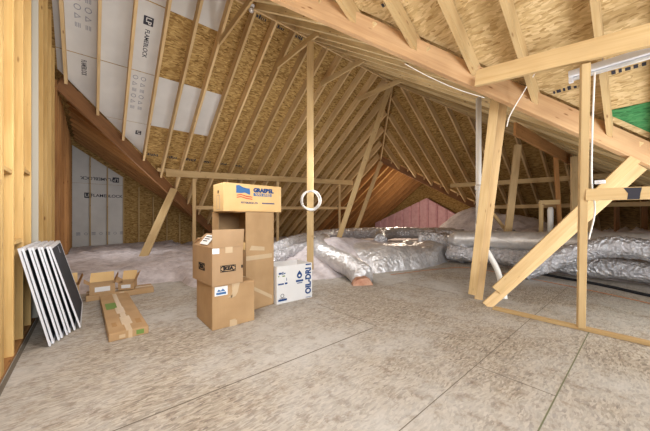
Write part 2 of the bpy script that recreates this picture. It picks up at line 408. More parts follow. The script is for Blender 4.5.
# white fire-rated sheathing panels on the rear slope
pn = []
def white_panel(x0, x1, y0, y1, label, group=None):
    o = slab('sheathing_panel', [(x0, y0, P1(y0)+DV-.012), (x1, y0, P1(y0)+DV-.012), (x1, y1, P1(y1)+DV-.012), (x0, y1, P1(y1)+DV-.012)], 'white_panel', .011)
    return tag(o, label, 'panel', group)
g = .004
YA, YB, YC = 7.385, 8.79, 10.16
def poly_panel(pts, label):
    o = slab('sheathing_panel', [(x, y, P1(y)+DV-.012) for x, y in pts], 'white_panel', .011); return tag(o, label, 'panel')
a1 = white_panel(-.6, 1.38-g, YA, YB-g, 'white sheathing panel between rafters printed with a large upright logo at upper left')
a0 = white_panel(-.6, 1.38-g, RY+.05, YA-.02, 'white sheathing panel at the very top left, above the logo panel')
a0b = white_panel(1.38, 2.60, RY+.05, YA-g, 'white sheathing panel touching the top edge, right of the logo panel')
a2 = poly_panel([(-.6, YB+.014), (1.38-g, YB+.014), (1.38-g, YC-.014), (.33, YC-.014), (-.6, 9.23)], 'white sheathing panel left of the small white one, showing a printed symbol strip')
a2b = white_panel(1.38, 3.21, YB, YC-g, 'small white sheathing panel surrounded by brown boards on three sides')
a3 = poly_panel([(.34, YC), (1.38, YC), (1.38, 11.18)], 'triangular white sheathing panel just above the dark diagonal board')
sl = V((0, 1, -.727)).normalized(); su = -sl
def onP1(x, y): return V((x, y, P1(y)+DV-.0135))
def attach(o, par):
    mw = o.matrix_basis.copy(); o.parent = par; o.matrix_basis = par.matrix_basis.inverted() @ mw
def ceil_text(par, s, size, x, y, tx, ty, mat='print', name='printed_text', sx=1.):
    o = write(None, s, size, axes(onP1(x, y), tx, ty), mat, name, 'CENTER', sx=sx); attach(o, par); return o
def logo(par, x, y, up_, right_, sc, pos=None, mat='print'):
    m = axes(pos if pos is not None else onP1(x, y), right_, up_)
    o = mark(None, 'printed_logo', [rect(-.5, .5, -.5, .5)], m @ Matrix.Diagonal((sc, sc, 1, 1)), mat); attach(o, par)
    t = write(None, 'LP', sc*.8, m @ Matrix.Translation((0, 0, .003)), 'white_panel', 'printed_text', 'CENTER'); attach(t, par)
XR = V((1, 0, 0))
# text reads down the slope: letters' baseline along the slope, tops toward +X
logo(a1, 1.06, 7.72, XR, sl, .20)
ceil_text(a1, 'FLAMEBLOCK', .135, 1.06, 8.17, sl, XR, sx=.86)
ceil_text(a2, 'FLAMEBLOCK', .135, -.12, 9.06, sl, XR, sx=.5)
def symbols(par, x, y0, n, step, mat='print_light', w_=.2):
    polys = []
    for k in range(n):
        cx = k*step
        for off in (-.09, .09):
            c = k % 3
            if c == 0: polys += ringpoly(cx, off, .06)
            elif c == 1: polys += [[(cx-.06, off-.05), (cx+.06, off-.05), (cx+.04, off-.035), (cx-.035, off-.035)], [(cx+.06, off-.05), (cx, off+.06), (cx, off+.035), (cx+.035, off-.035)], [(cx, off+.06), (cx-.06, off-.05), (cx-.035, off-.035), (cx, off+.035)]]
            else: polys += [rect(cx-.05, cx+.05, off+d_-.006, off+d_+.006) for d_ in (-.04, -.015, .015, .04)]
    o = mark(None, 'printed_symbols', polys, axes(onP1(x, y0), sl, XR), mat); attach(o, par)
symbols(a1, -.12, 7.48, 6, .19)
symbols(a0, -.12, 6.6, 4, .19)
symbols(a2, 1.02, 8.95, 6, .19)
logo(a3, 1.16, 10.45, XR, sl, .15)
def stamp(par, f, x, y, tx, ty, n, h, seed):
    r_ = random.Random(seed); polys = []; cx = 0
    for k in range(n):
        w_ = r_.uniform(.02, .05); polys += [rect(cx, cx+w_, -h/2, h/2*r_.uniform(.2, 1))]; cx += w_+r_.uniform(.012, .03)
    o = mark(None, 'printed_stamp', polys, axes((x, y, f), tx, ty), 'print'); attach(o, par)
c1 = bpy.data.objects['ceiling']; c2 = bpy.data.objects['ceiling.001']
for k in range(6):
    yy = 11.15; stamp(c1, P1(yy)+DV-.004, 1.50+.61*k, yy, XR, su, 6, .12, k)
for k in range(3):
    stamp(c1, P1(6.75)+DV-.004, 3.3+.61*k, 6.75, XR, su, 6, .1, 20+k)
s2 = V((-1, 0, .567)).normalized()
for k, (x, y) in enumerate(((3.15, 2.45), (3.2, 1.85), (5.2, .9), (5.15, .3), (5.1, -.3))):
    stamp(c2, P2(x)+.285-.004, x, y, V((0, -1, 0)), s2, 7, .07, 30+k)

# collar ties, ridge lamp
for i, x in enumerate((2.55, 4.29, 6.03, 7.9)):
    lumber('collar_tie', (x+.05, 5.35, 6.12), (x+.05, 7.32, 6.12), .05, .17, 'lumber',
           ['short collar tie nearest the round ridge lamp', 'short collar tie right above the tall central post', 'third short collar tie from the left, between central post and ridge end', 'farthest short collar tie at the ridge end'][i], 'collar tie', 'collar ties under the high ridge')
lp = thing('ridge_lamp', 'small round lamp holder with a glass bulb at the ridge, by the nearest collar tie', 'lamp', (2.72, 5.70, 6.16))
bm = bmesh.new(); bmesh.ops.create_cone(bm, cap_ends=True, segments=16, radius1=.05, radius2=.07, depth=.05); link('lamp_base', bm, 'white', lp)
bm = bmesh.new(); bmesh.ops.create_uvsphere(bm, u_segments=16, v_segments=10, radius=.06)
for v in bm.verts: v.co.z -= .07
link('bulb', bm, 'foil', lp, smooth=True)

# ------------------------------------------------------------------ framing: posts and braces
lumber('post', (4.34, 5.67, 0), (4.34, 5.67, 6.03), .17, .13, 'lumber', 'tall straight wooden post rising behind the white box to the roof', 'post', up=(.65, .76, 0))
q = Matrix
def leaning(name, a, b, w_, d, mat, label, up=(.65, .76, 0)): return lumber(name, a, b, w_, d, mat, label, 'brace', up=up)
leaning('leaning_brace', (7.45, 8.05, .35), (8.9, 6.5, 6.68), .2, .1, 'lumber', 'long leaning brace right of the central post reaching the ridge end')
leaning('leaning_brace', (10.15, 9.7, .5), (11.95, 9.35, 4.55), .2, .1, 'rafter', 'thinner leaning brace in front of the orange rafters, from ducts to hip')
leaning('leaning_brace', (1.26, 10.45, .15), (2.5, 12.05, 2.62), .24, .1, 'lumber', 'leaning brace in the left wing propping the dark diagonal board', up=(.3, .8, 0))
lumber('purlin', (2.1, 11.34, 3.12), (11.3, 10.82, 3.50), .06, .25, 'lumber', 'long horizontal purlin across the rear rafters behind the box stack', 'beam', up=(0, 0, 1))
lumber('purlin', (1.85, 11.5, 3.24), (2.5, 11.42, 3.24), .05, .12, 'lumber', 'short stub board at the left end of the long purlin', 'beam')
lumber('rail', (3.1, 11.35, 1.89), (11.2, 10.9, 2.07), .05, .14, 'rafter', 'thin lower horizontal rail behind the box stack below the purlin', 'rail')
for (xx, yy, zt, lab) in ((3.05, 11.32, 3.0, 'thin upright under the long purlin left of the top box'), (6.6, 11.1, 3.2, 'thin upright under the long purlin between top box and central post'), (10.35, 10.9, 3.34, 'thin upright under the right end of the long purlin')):
    lumber('upright', (xx, yy, .1), (xx, yy, zt), .12, .05, 'rafter', lab, 'post', up=(.3, .9, 0))

# right-hand bracing
nb = thing('doubled_post', 'nearly upright doubled post of two planks left of the diagonal brace', 'post', (5.23, 2.0, 0))
def plank(par, a, b, w_, d, up, mat='lumber', name='plank'):
    o = lumber(name, a, b, w_, d, mat, up=up); 
    for kk in ('label', 'category', 'group'):
        if kk in o: del o[kk]
    o.parent = par; o.matrix_basis = par.matrix_basis.inverted() @ frame(a, b, up)
    return o
vd = (.70, .70, 0)
plank(nb, (5.20, 2.03, .10), (5.08, 1.62, 3.52), .13, .06, (.76, .30, 0))
plank(nb, (5.34, 1.98, 0), (5.22, 1.54, 3.50), .13, .06, (.76, .30, 0), 'rafter')
db = thing('diagonal_brace', 'doubled diagonal brace rising right from the floor to the valley beam', 'brace', (5.0, 1.75, 0))
plank(db, (5.10, 1.62, .27), (6.13, .12, 2.34), .06, .145, (-.3, .8, .7))
plank(db, (5.02, 1.74, -.0), (6.36, .06, 2.24), .06, .145, (-.3, .8, .7), 'rafter')
lumber('post', (4.87, .56, .04), (4.13, .44, 3.15), .075, .075, 'lumber', 'slender upright stud at right standing on the floor plate', 'post', up=(.75, .3, 0))
lumber('purlin', (4.10, 1.55, 3.41), (4.10, -2.0, 2.98), .06, .215, 'lumber', 'pale purlin under the near rafters at upper right, ending on the valley beam', 'beam')
rl = lumber('rail', (4.44, .47, 1.735), (4.62, -1.7, 1.69), .05, .135, 'lumber', 'short horizontal rail nailed to the slender right stud, with a dark ink stain', 'rail')
mark(rl, 'ink_stain', [[(.33, -.065), (.42, -.065), (.425, .0), (.435, .06), (.30, .062), (.335, 0)], rect(.50, .57, .01, .05)], axes((0, -.0262, 0), (1, 0, 0), (0, 0, 1)), 'print')
lumber('sole_plate', (4.93, 1.60, .022), (4.83, -2.2, .022), .10, .042, 'lumber', 'wooden plate flat on the floor under the slender right stud', 'plate')

# background framing at right
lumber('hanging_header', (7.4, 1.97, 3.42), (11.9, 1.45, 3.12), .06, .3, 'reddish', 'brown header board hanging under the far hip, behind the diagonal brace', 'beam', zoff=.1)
lumber('rail', (11.6, 5.4, 2.86), (11.6, -2.5, 2.62), .06, .16, 'lumber', 'upper long horizontal rail across the far hip rafters', 'rail')
lumber('rail', (11.95, 4.3, 1.92), (11.95, -2.5, 1.85), .05, .13, 'rafter', 'lower long horizontal rail across the far hip, close to the ducts', 'rail')
def bgpost(x, y, x2, y2, z, w_, lab, mat='rafter'): lumber('upright', (x, y, .3), (x2, y2, z), w_, .07, mat, lab, 'post', up=(.7, .6, 0))
bgpost(9.95, 2.9, 10.1, 2.6, 3.75, .2, 'wide upright behind the pipe and doubled post, leaning slightly')
bgpost(10.5, 1.62, 10.4, 1.75, 3.4, .1, 'thin leaning upright behind the diagonal brace, left of a close pair', 'reddish')
bgpost(10.6, 1.36, 10.6, 1.36, 3.25, .17, 'left upright of the close pair behind the diagonal brace')
bgpost(10.7, 1.08, 10.7, 1.08, 3.1, .17, 'right upright of the close pair behind the diagonal brace')
bgpost(12.6, .62, 12.6, .62, 2.9, .12, 'dark upright behind the rail at right, nearer the slender stud', 'beam_dark')
bgpost(12.6, .05, 12.6, .05, 2.9, .12, 'dark upright behind the rail near the right edge', 'beam_dark')
lumber('leaning_brace', (10.4, 2.93, .95), (10.0, 3.35, 1.75), .08, .1, 'lumber', 'short diagonal stick just above the ducts behind the doubled post', 'brace', up=(.7, .6, 0))
pf = thing('pipe_frame', 'small low wooden frame standing over the ducts left of the diagonal brace', 'frame', (9.97, 2.0, .3))
plank(pf, (9.97, 2.0, .3), (9.97, 2.0, 1.99), .1, .05, (.7, .6, 0), 'lumber', 'leg')
plank(pf, (9.97, 2.02, 1.93), (10.1, 1.6, 1.93), .05, .13, (0, 0, 1), 'lumber', 'crosspiece')
bm = bmesh.new(); tube(bm, [V((0, 0, 0)), V((0, 0, .9)), V((0, 0, .97))], lambda t: .07 if t < .6 else .05, 12)
o = link('vent_pipe', bm, 'pvc', smooth=True); o.location = (10.05, 1.80, .82); tag(o, 'short white pipe standing inside the small low wooden frame', 'pipe')

# left wall studs
ys = [1.9, 2.5, 3.1, 3.66, 3.78, 4.25, 4.8, 5.35, 5.8, 5.93, 6.6, 7.25, 7.9, 8.55, 9.2] + [9.8+.61*k for k in range(11)]
for i, y in enumerate(ys):
    top = min(P2(-.67), 7) if y < 5.9 else (P5(y) if y < RY else (P1(y) if y < 9.15 else P3(-.67)))
    nearby = y < 9
    lab = 'tall yellow wooden stud of the near left wall beside the leaning screens' if nearby else 'reddish brown stud of the far left wall, under the low wing'
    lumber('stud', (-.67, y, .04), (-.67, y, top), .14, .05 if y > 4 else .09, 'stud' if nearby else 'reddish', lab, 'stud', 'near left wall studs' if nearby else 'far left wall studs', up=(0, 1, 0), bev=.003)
for (y, z) in ((4.0, 1.93), (4.55, 1.2), (5.1, 2.05)):
    lumber('blocking', (-.67, y-.19, z), (-.67, y+.22, z), .13, .045, 'stud', {4.0: 'short horizontal block between the nearest left studs', 4.55: 'short low horizontal block hidden partly by the screens', 5.1: 'short horizontal block between left studs at eye height'}[y], 'block')
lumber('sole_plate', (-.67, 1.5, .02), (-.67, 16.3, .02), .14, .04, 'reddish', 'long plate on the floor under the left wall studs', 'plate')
lumber('floor_gap_strip', (-.575, 1.5, .004), (-.575, 6.1, .004), .035, .008, 'seam', 'dark narrow strip on the floor along the left wall plate', 'strip')
o = lumber('plastic_strip', (-.60, 5.68, .04), (-.60, 5.68, 6.0), .025, .07, 'strip_grey', 'thin grey vertical strip between the left wall studs', 'strip', up=(1, 0, 0))

# rear wall of the left wing
for k_, x in enumerate([0.0+.61*k for k in range(9)]):
    lumber('stud', (x, 16.32, .2), (x, 16.32, max(P3(x)-.02, .8)), .05, .1, 'lumber', 'wooden stud of the rear wall in the left wing', 'stud', 'rear wall studs', up=(0, 1, 0), bev=0)
def wallpanel(x0, x1, z0, z1a, z1b, label):
    o = slab('sheathing_panel', [(x0, 16.40, z0), (x1, 16.40, z0), (x1, 16.40, z1b), (x0, 16.40, z1a)], 'white_panel', .01)
    return tag(o, label, 'panel')
w1 = wallpanel(-.6, 1.22, .2, 3.05, 3.05, 'large lower white panel on the rear wall of the left wing')
w2 = wallpanel(-.6, 1.22, 3.06, 4.7, 3.45, 'upper white panel on the rear wall under the sloping rafters')
def walltext(par, s, size, x, z, flip=False, mat='print', name='printed_text'):
    s1 = -1 if flip else 1
    o = write(None, s, size, axes((x, 16.384, z), (s1, 0, 0), (0, 0, s1)), mat, name, 'CENTER'); attach(o, par)
walltext(w1, 'FLAMEBLOCK', .19, .60, 2.52); 
logo(w1, 0, 0, V((0, 0, 1)), XR, .24, V((-.08, 16.386, 2.52)))
walltext(w2, 'FLAMEBLOCK', .19, .25, 3.30, True)
logo(w2, 0, 0, V((0, 0, -1)), -XR, .24, V((.93, 16.386, 3.30)))
polys = []
for k in range(7):
    cx = .26*k
    polys += ringpoly(cx, 0, .06) if k % 2 else [rect(cx-.07, cx+.07, d_-.01, d_+.01) for d_ in (-.05, -.01, .03, .06)]
o = mark(None, 'printed_symbols', polys, axes((-.4, 16.386, .78), (1, 0, 0), (0, 0, 1)), 'print_light'); attach(o, w1)

# green panel on the near slope, upper right
zg = lambda x: P2(x)+.285-.014
gp = slab('sheathing_panel', [(5.72, .42, zg(5.72)), (8.2, -1.68, zg(8.2)), (8.2, -2.6, zg(8.2)), (5.72, -2.6, zg(5.72))], 'osb_green', .012)
tag(gp, 'green coated sheathing board at the right edge above the valley beam', 'panel')
for (x, y0, y1) in ((4.38, -2.5, 2.5),):
    pass
def seam2(x, y0, y1, mat='osb_green'):
    o = lumber('green_board_edge', (x, y0, P2(x)+.28), (x, y1, P2(x)+.28), .02, .006, mat, 'narrow green painted board edge line on the near roof slope', 'edge line')
seam2(3.62, -2.6, 1.35)

# ------------------------------------------------------------------ insulation
def gauss(x, y, cx, cy, sx, sy): return math.exp(-((x-cx)/sx)**2-((y-cy)/sy)**2)
def sstep(a, b, t): t = max(0, min(1, (t-a)/(b-a))); return t*t*(3-2*t)
def ih(x, y):
    n1 = noise.fractal(V((x*.9, y*.9, 0)), 1, 2, 4); n2 = noise.fractal(V((x*3, y*3, 5)), 1, 2, 4)
    wob = .25*noise.noise(V((x*1.3, y*1.3, 9)))
    m1 = sstep(6.0 if x > 1.6 else 7.0, 8.0, y+wob) if x < 3.4 else 0
    m1 = max(m1, sstep(3.2, 4.6, x+wob)*sstep(4.9, 6.0, y+wob) if x > 3 else 0)
    m2 = sstep(9.3, 10.2, x+wob*.5)
    m = max(m1, m2)
    z = m*(.26+.10*n1+.06*n2)
    z += .45*gauss(x, y, 6.6, 7.0, 1.6, .9) + .3*gauss(x, y, 5.6, 6.1, .8, .8) + .3*gauss(x, y, 9.5, 6.6, 2.2, .8)
    z += .85*gauss(x, y, 12.6, -.4, 1.2, 2.6)*(1+.3*n2) + 1.5*gauss(x, y, 14.6, 6.0, 1.4, 1.5) + 1.2*gauss(x, y, 14.0, 3.6, 1.7, 1.9)
    return z + (-.03 if m < .02 and z < .02 else 0)
bm = bmesh.new(); st = .115
nx = int(19/st); ny = int(19.3/st); grid = []
for i in range(nx+1):
    row = []
    for j in range(ny+1):
        x = -.6+i*st; y = -2.9+j*st; row.append(bm.verts.new((x, y, ih(x, y))))
    grid.append(row)
for i in range(nx):
    for j in range(ny):
        f4 = (grid[i][j], grid[i+1][j], grid[i+1][j+1], grid[i][j+1])
        if max(v.co.z for v in f4) > -.02: bm.faces.new(f4)
for v in [v for v in bm.verts if not v.link_faces]: bm.verts.remove(v)
tag(link('blown_insulation', bm, 'insul', smooth=True), 'fluffy pinkish grey blown insulation covering the floor behind the deck', 'insulation', kind='stuff')

# pink batt wall
bm = bmesh.new(); nb_ = 14
def pinktop(y): return max(.7, 2.9-(.39*(y-9.98) if y > 9.98 else .57*(9.98-y)))
for k in range(nb_):
    ya = 5.2+(14.6-5.2)*k/nb_; yb = 5.2+(14.6-5.2)*(k+1)/nb_-.02
    cols_ = []
    for t in (0, .12, .5, .88, 1):
        y = ya+(yb-ya)*t; b = .0 if t in (0, 1) else .09
        cols_.append([bm.verts.new((17.9-b, y, 0)), bm.verts.new((17.9-b, y, pinktop(y)))])
    for a, b in zip(cols_, cols_[1:]): bm.faces.new((a[0], b[0], b[1], a[1]))
    bk = [bm.verts.new((18.05, y, z)) for y, z in ((ya, 0), (yb, 0), (yb, pinktop(yb)), (ya, pinktop(ya)))]
    bm.faces.new(bk)
    bm.faces.new((cols_[0][0], cols_[0][1], bk[3], bk[0])); bm.faces.new((cols_[-1][0], cols_[-1][1], bk[2], bk[1]))
    bm.faces.new([c_[1] for c_ in cols_]+[bk[2], bk[3]])
tag(link('insulation_batts', bm, 'insul_pink'), 'pink insulation batts forming a low gabled wall beyond the ducts', 'insulation', kind='stuff')

# ------------------------------------------------------------------ ducts
def duct(pts, r, mat, label, crumple=.12, ribs=.012, n=14, seed=0, cat='duct', seg=26, flat=1.):
    c = catmull(pts, n); o0 = c[0].copy(); bm = bmesh.new(); tube(bm, [p-o0 for p in c], r, seg, crumple, ribs, seed=seed, flat=flat)
    o = link('flexible_duct', bm, mat, smooth=True); o.location = o0; return tag(o, label, cat)
duct([(9.2, 4.35, .78), (9.3, 3.7, .80), (9.4, 2.4, .82), (9.4, .8, .86), (9.3, -1.8, .88)], lambda t: .12+.15*min(1, t*9), 'foil_smooth', 'long smooth silver duct running behind the diagonal brace at right', .05, .004, seed=3)
duct([(9.1, 4.3, .34), (9.2, 2.6, .34), (9.1, 1.2, .33), (9.0, -1.6, .3)], .24, 'foil_dark', 'lower crumpled silver duct lying on the floor under the long smooth one', .22, .02, seed=9)
duct([(7.9, 1.95, .18), (8.15, 1.6, .36), (8.4, 1.1, .66), (8.45, .5, .86), (8.5, -.1, .80), (8.8, -.7, .5)], .22, 'foil_dark', 'arched crumpled shiny duct at the right edge in front of the long one', .18, .035, seed=21)
duct([(4.62, 4.10, .15), (4.82, 4.6, .27), (4.92, 5.3, .40), (5.1, 6.1, .50), (5.7, 7.0, .56), (6.8, 8.0, .62)], .265, 'foil', 'silver flexible duct curling down toward the open floor right of the white box', .10, .03, seed=5)
duct([(4.0, 7.3, .38), (5.0, 7.9, .52), (6.6, 8.9, .62), (8.4, 9.4, .72), (10.4, 8.9, .76), (12.4, 7.2, .76), (13.4, 5.0, .76), (12.4, 3.4, .8)], .27, 'foil_dark', 'long rear silver duct running across below the orange rafters', .12, .025, seed=14)
duct([(8.4, 6.6, .62), (9.2, 7.1, .76), (10.4, 7.3, .84), (11.6, 6.3, .8), (12.2, 5.1, .75)], .25, 'foil_dark', 'short silver duct crossing on top behind the wrapped plenum', .14, .03, seed=31)
duct([(9.4, 5.6, .7), (9.8, 4.9, .66), (9.7, 4.2, .5), (9.2, 3.8, .3)], .3, 'foil_dark', 'crumpled silver duct elbow between the plenum and the long smooth duct', .2, .02, seed=41)
duct([(3.55, 6.55, .26), (4.1, 6.8, .36), (4.9, 7.2, .46), (5.7, 7.3, .5)], .2, 'foil_dark', 'crinkled shiny duct piece left of the central post behind the boxes', .2, .03, seed=51)
duct([(4.54, 4.00, .0), (4.58, 4.07, .0), (4.62, 4.14, .01)], .23, 'insul_tan', 'ragged tan insulation collar at the open end of the curling duct', .3, .03, seed=61, cat='insulation', flat=.7)
# wrapped plenum
bm = bmesh.new(); N1, N2 = 56, 26
c00, c10, c11, c01 = V((5.75, 4.75, 0)), V((9.9, 4.45, 0)), V((9.9, 5.9, 0)), V((6.3, 6.8, 0)); g_ = []
for i in range(N1+1):
    r_ = []
    for j in range(N2+1):
        u, v = i/N1, j/N2
        p = (c00*(1-u)+c10*u)*(1-v)+(c01*(1-u)+c11*u)*v
        e = (1-abs(2*u-1)**7)*(1-abs(2*v-1)**5); e = max(e, 0)**.45
        p.y -= .35*math.sin(math.pi*min(1, u*1.1))*(1-v)
        z = e*(.62+.05*math.sin(u*9)+.10*noise.fractal(V((u*6, v*3, 2)), 1, 2, 4))
        p.y -= .06*noise.fractal(V((u*9, v*2, z*6)), 1, 2, 3)*(1-v)
        r_.append(bm.verts.new((p.x-7, p.y-5, z)))
    g_.append(r_)
for i in range(N1):
    for j in range(N2): bm.faces.new((g_[i][j], g_[i+1][j], g_[i+1][j+1], g_[i][j+1]))
o = link('wrapped_plenum', bm, 'foil', smooth=True); o.location = (7, 5, .0); tag(o, 'big lumpy foil-wrapped air plenum lying at the deck edge behind the central post', 'duct')

# ------------------------------------------------------------------ pipes and cables
pp = thing('drain_pipe', 'white plastic drain pipe dropping from the roof behind the doubled post', 'pipe', (5.62, 2.08, 0))
bm = bmesh.new(); tube(bm, [V((0, 0, 3.75)), V((0, 0, 1.3))], .048, 14); link('upper_pipe', bm, 'pvc', pp, smooth=True)
bm = bmesh.new(); tube(bm, catmull([(0, 0, 1.32), (0, 0, 1.15), (.12, -.1, .85), (.22, -.22, .55), (.24, -.28, .35), (.12, -.38, .1), (.10, -.40, 0)], 6), .05, 14); link('lower_pipe', bm, 'pvc', pp, smooth=True)
for z in (1.32, 2.05):
    bm = bmesh.new(); tube(bm, [V((0, 0, z-.05)), V((0, 0, z+.05))], .058, 14); link('coupling', bm, 'pvc', pp, smooth=True)
def cable(name, pts, r, mat, label, cat='cable'):
    c = catmull(pts, 6); o0 = c[0].copy(); bm = bmesh.new(); tube(bm, [p-o0 for p in c], r, 8)
    o = link(name, bm, mat, smooth=True); o.location = o0; return tag(o, label, cat)
cable('black_cable', [(9.1, 2.3, .05), (8.75, 1.5, .03), (8.4, .66, .03), (7.9, -.04, .03), (7.5, -.8, .03)], .03, 'black', 'thick black cable lying on the deck in front of the right-hand ducts')
cable('copper_line', [(5.9, 4.3, .012), (7.6, 3.9, .012), (8.5, 3.4, .012), (8.1, 1.9, .012), (7.6, .6, .012), (7.1, -.3, .012)], .007, 'copper', 'thin orange tubing along the deck edge near the ducts', 'tubing')
for i in range(26):
    t = i/25
    pass
cable('electrical_cable', [(3.5, 2.30, 3.72), (3.75, 2.06, 3.52), (4.1, 1.80, 3.35), (4.4, 1.55, 3.23)], .005, 'cable_white', 'white cable sagging along the lower edge of the big valley beam')
cable('electrical_cable', [(4.75, 1.02, 3.50), (4.70, 1.15, 3.25), (4.75, 1.32, 3.0), (4.80, 1.38, 2.85)], .008, 'cable_white', 'short white cable hanging below the left end of the upper right purlin')
cable('electrical_cable', [(4.30, .38, 3.1), (4.52, .42, 2.5), (4.68, .44, 1.9), (4.76, .42, 1.55), (4.72, .47, 1.2)], .009, 'cable_white', 'white cable running down the right side of the slender stud')
sb = thing('switch_box', 'small white switch box on top of the short rail beside the stud', 'switch', (4.50, .36, 1.87))
link('box_body', B(-.02, .02, -.05, .04, -.012, .03, bev=.004), 'white', sb); link('toggle', B(-.04, -.028, -.02, 0, .0, .02), 'white', sb)
# coil on the central post
cw = bmesh.new(); pts = []
for i in range(5*28+1):
    a = 2*math.pi*i/28; rr = .235+.02*math.sin(i*.37)+.012*math.cos(i*.11)
    pts.append(V((rr*math.cos(a), .02*math.sin(i*.9)+.012*(i/28-2.5), rr*math.sin(a))))
tube(cw, pts, .013, 6); o = link('coiled_cable', cw, 'cable_white', smooth=True); o.location = (4.26, 5.545, 1.92); o.rotation_euler = (0, 0, -AZ); tag(o, 'coil of white cable hung on the central post', 'cable')

# strip light
sf = thing('strip_light', 'long white strip light fixture under the roof at the upper right', 'light', (4.60, .64, 3.20))
link('housing', B(-.06, .06, -1.75, 0, .02, .10, bev=.008), 'white', sf)
bm = bmesh.new(); tube(bm, [V((0, -.05, 0)), V((0, -1.7, 0))], .022, 12); link('fluorescent_tube', bm, 'label', sf, smooth=True)
for y in (-.02, -1.72): link('end_socket', B(-.03, .03, y-.02, y+.02, -.035, .02), 'white', sf)
for y in (-.3, -1.4): link('hanger', B(-.004, .004, y-.004, y+.004, .10, .28), 'print_light', sf)

# ------------------------------------------------------------------ boxes
def carton(name, label, loc, size, mat, rz=0, top='closed', tape=True, cat='box', th=.012):
    """box with its front-left-bottom corner at loc; local x right, y back"""
    X, Y, Z = size; o = thing(name, label, cat, loc, rz)
    bm = bmesh.new()
    if top == 'closed': box(bm, 0, X, 0, Y, 0, Z, bev=.006)
    else:
        box(bm, 0, X, 0, th, 0, Z); box(bm, 0, X, Y-th, Y, 0, Z); box(bm, 0, th, th, Y-th, 0, Z); box(bm, X-th, X, th, Y-th, 0, Z); box(bm, th, X-th, th, Y-th, 0, th)
    link('carton', bm, mat, o)
    if tape and top == 'closed':
        link('tape', B(-.002, X+.002, Y/2-.035, Y/2+.035, Z-.001, Z+.002), 'tape', o)
        for z0, z1 in ((Z-.09, Z), (0, .07)): link('tape', B(X/2-.035, X/2+.035, -.002, 0, z0, z1), 'tape', o)
    return o
FR = lambda x, z, y=-.001: axes((x, y, z), (1, 0, 0), (0, 0, 1))            # on the front face (toward -Y)
LF = lambda y, z, x=-.001: axes((x, y, z), (0, -1, 0), (0, 0, 1))           # on the left face (toward -X)

b1 = carton('cardboard_box', 'lowest brown cardboard box of the stack, sitting on the floor at front', (1.2, 3.65, 0), (.59, .68, .575), 'card')
mark(b1, 'paper_label', [rect(.03, .20, .44, .56)], FR(0, 0), 'label', .003)
mark(b1, 'printed_logo', [rect(.05, .18, .455, .485), [(.06, .495), (.08, .525), (.11, .505), (.135, .53), (.17, .495)]], FR(0, 0, -.004), 'midblue', .002)
mark(b1, 'crumpled_tape', [[(.24, .38), (.27, .50), (.30, .575), (.37, .575), (.34, .45), (.31, .40)], [(.20, .40), (.27, .43), (.26, .39)]], FR(0, 0), 'tape', .004)
mark(b1, 'tape_patch', [rect(.23, .31, .0, .09)], FR(0, 0), 'tape', .004)

b2 = carton('cardboard_box', 'open brown box with black oval-framed furniture logo, flaps up, second in the stack', (1.19, 3.62, .577), (.42, .77, .50), 'card_grey', top='open', rz=.04)
def quad(par, name, p, mat, th=.01):
    p = [V(a) for a in p]; n = (p[1]-p[0]).cross(p[2]-p[0]).normalized()*th; bm = bmesh.new()
    lo = [bm.verts.new(a) for a in p]; hi = [bm.verts.new(a+n) for a in p]; bm.faces.new(lo); bm.faces.new(hi)
    for i in range(len(p)): bm.faces.new((lo[i], lo[(i+1) % len(p)], hi[(i+1) % len(p)], hi[i]))
    return link(name, bm, mat, par)
quad(b2, 'flap', [(0, .006, .50), (.42, .006, .50), (.43, -.01, .735), (.0, -.0, .735)], 'card_grey')
quad(b2, 'flap', [(.006, 0, .50), (.006, .77, .50), (.16, .66, .66), (.13, .05, .68)], 'card_grey')
quad(b2, 'flap', [(.0, .764, .50), (.42, .764, .50), (.40, .62, .60), (.02, .62, .60)], 'card_grey')
quad(b2, 'flap', [(.414, 0, .50), (.414, .77, .50), (.40, .73, .66), (.40, .04, .66)], 'card_grey')
fm = axes((0, 0, 0), (0, -1, 0), (.145, 0, .17)).copy(); fm.translation = V((-.008, 0, .502))
lb2 = mark(b2, 'paper_label', [rect(-.50, -.20, .03, .19)], fm, 'label', .003)
tx2 = mark(b2, 'printed_text', [rect(-.46, -.24, .15, .165), rect(-.46, -.28, .115, .13), rect(-.46, -.3, .08, .095)], Matrix.Translation((-.0035, 0, .001)) @ fm, 'print', .001)
under(tx2, lb2)
mark(b2, 'paper_label', [rect(.0, .09, .42, .49)], FR(0, 0), 'label', .003)
mark(b2, 'tape_patch', [rect(.17, .27, .42, .50)], FR(0, 0), 'tape', .003)
def furniture_logo(par, m, s):
    fr_ = [rect(-1, 1, -.42, -.36), rect(-1, 1, .36, .42), rect(-1, -.95, -.36, .36), rect(.95, 1, -.36, .36)]
    sc = Matrix.Diagonal((s, s, 1, 1))
    lf_ = mark(par, 'logo_frame', fr_, m @ sc, 'ink', .002)
    out = [[(x*.9, y*.30) for x, y in ((math.cos(a), math.sin(a)) for a in [2*math.pi*k/28 for k in range(28)])]]
    # dark corners around a pale oval
    polys = []
    for k in range(28):
        a, b = 2*math.pi*k/28, 2*math.pi*(k+1)/28
        def edge(t):
            cx_, cy_ = math.cos(t), math.sin(t); q_ = min(.95/max(abs(cx_), 1e-6), .36/max(abs(cy_), 1e-6)); return (cx_*q_, cy_*q_)
        def ov(t): return (.93*math.cos(t), .33*math.sin(t))
        polys.append([ov(a), edge(a), edge(b), ov(b)])
    under(mark(par, 'logo_corners', polys, m @ sc, 'ink', .002), lf_)
    tx_ = write(par, 'IKEA', .62*s, m @ Matrix.Translation((0, 0, .002)), 'ink', 'printed_logo', 'CENTER', sx=1.0, bold=.06); under(tx_, lf_)
furniture_logo(b2, FR(.21, .215), .105)
furniture_logo(b2, LF(.38, .22), .12)
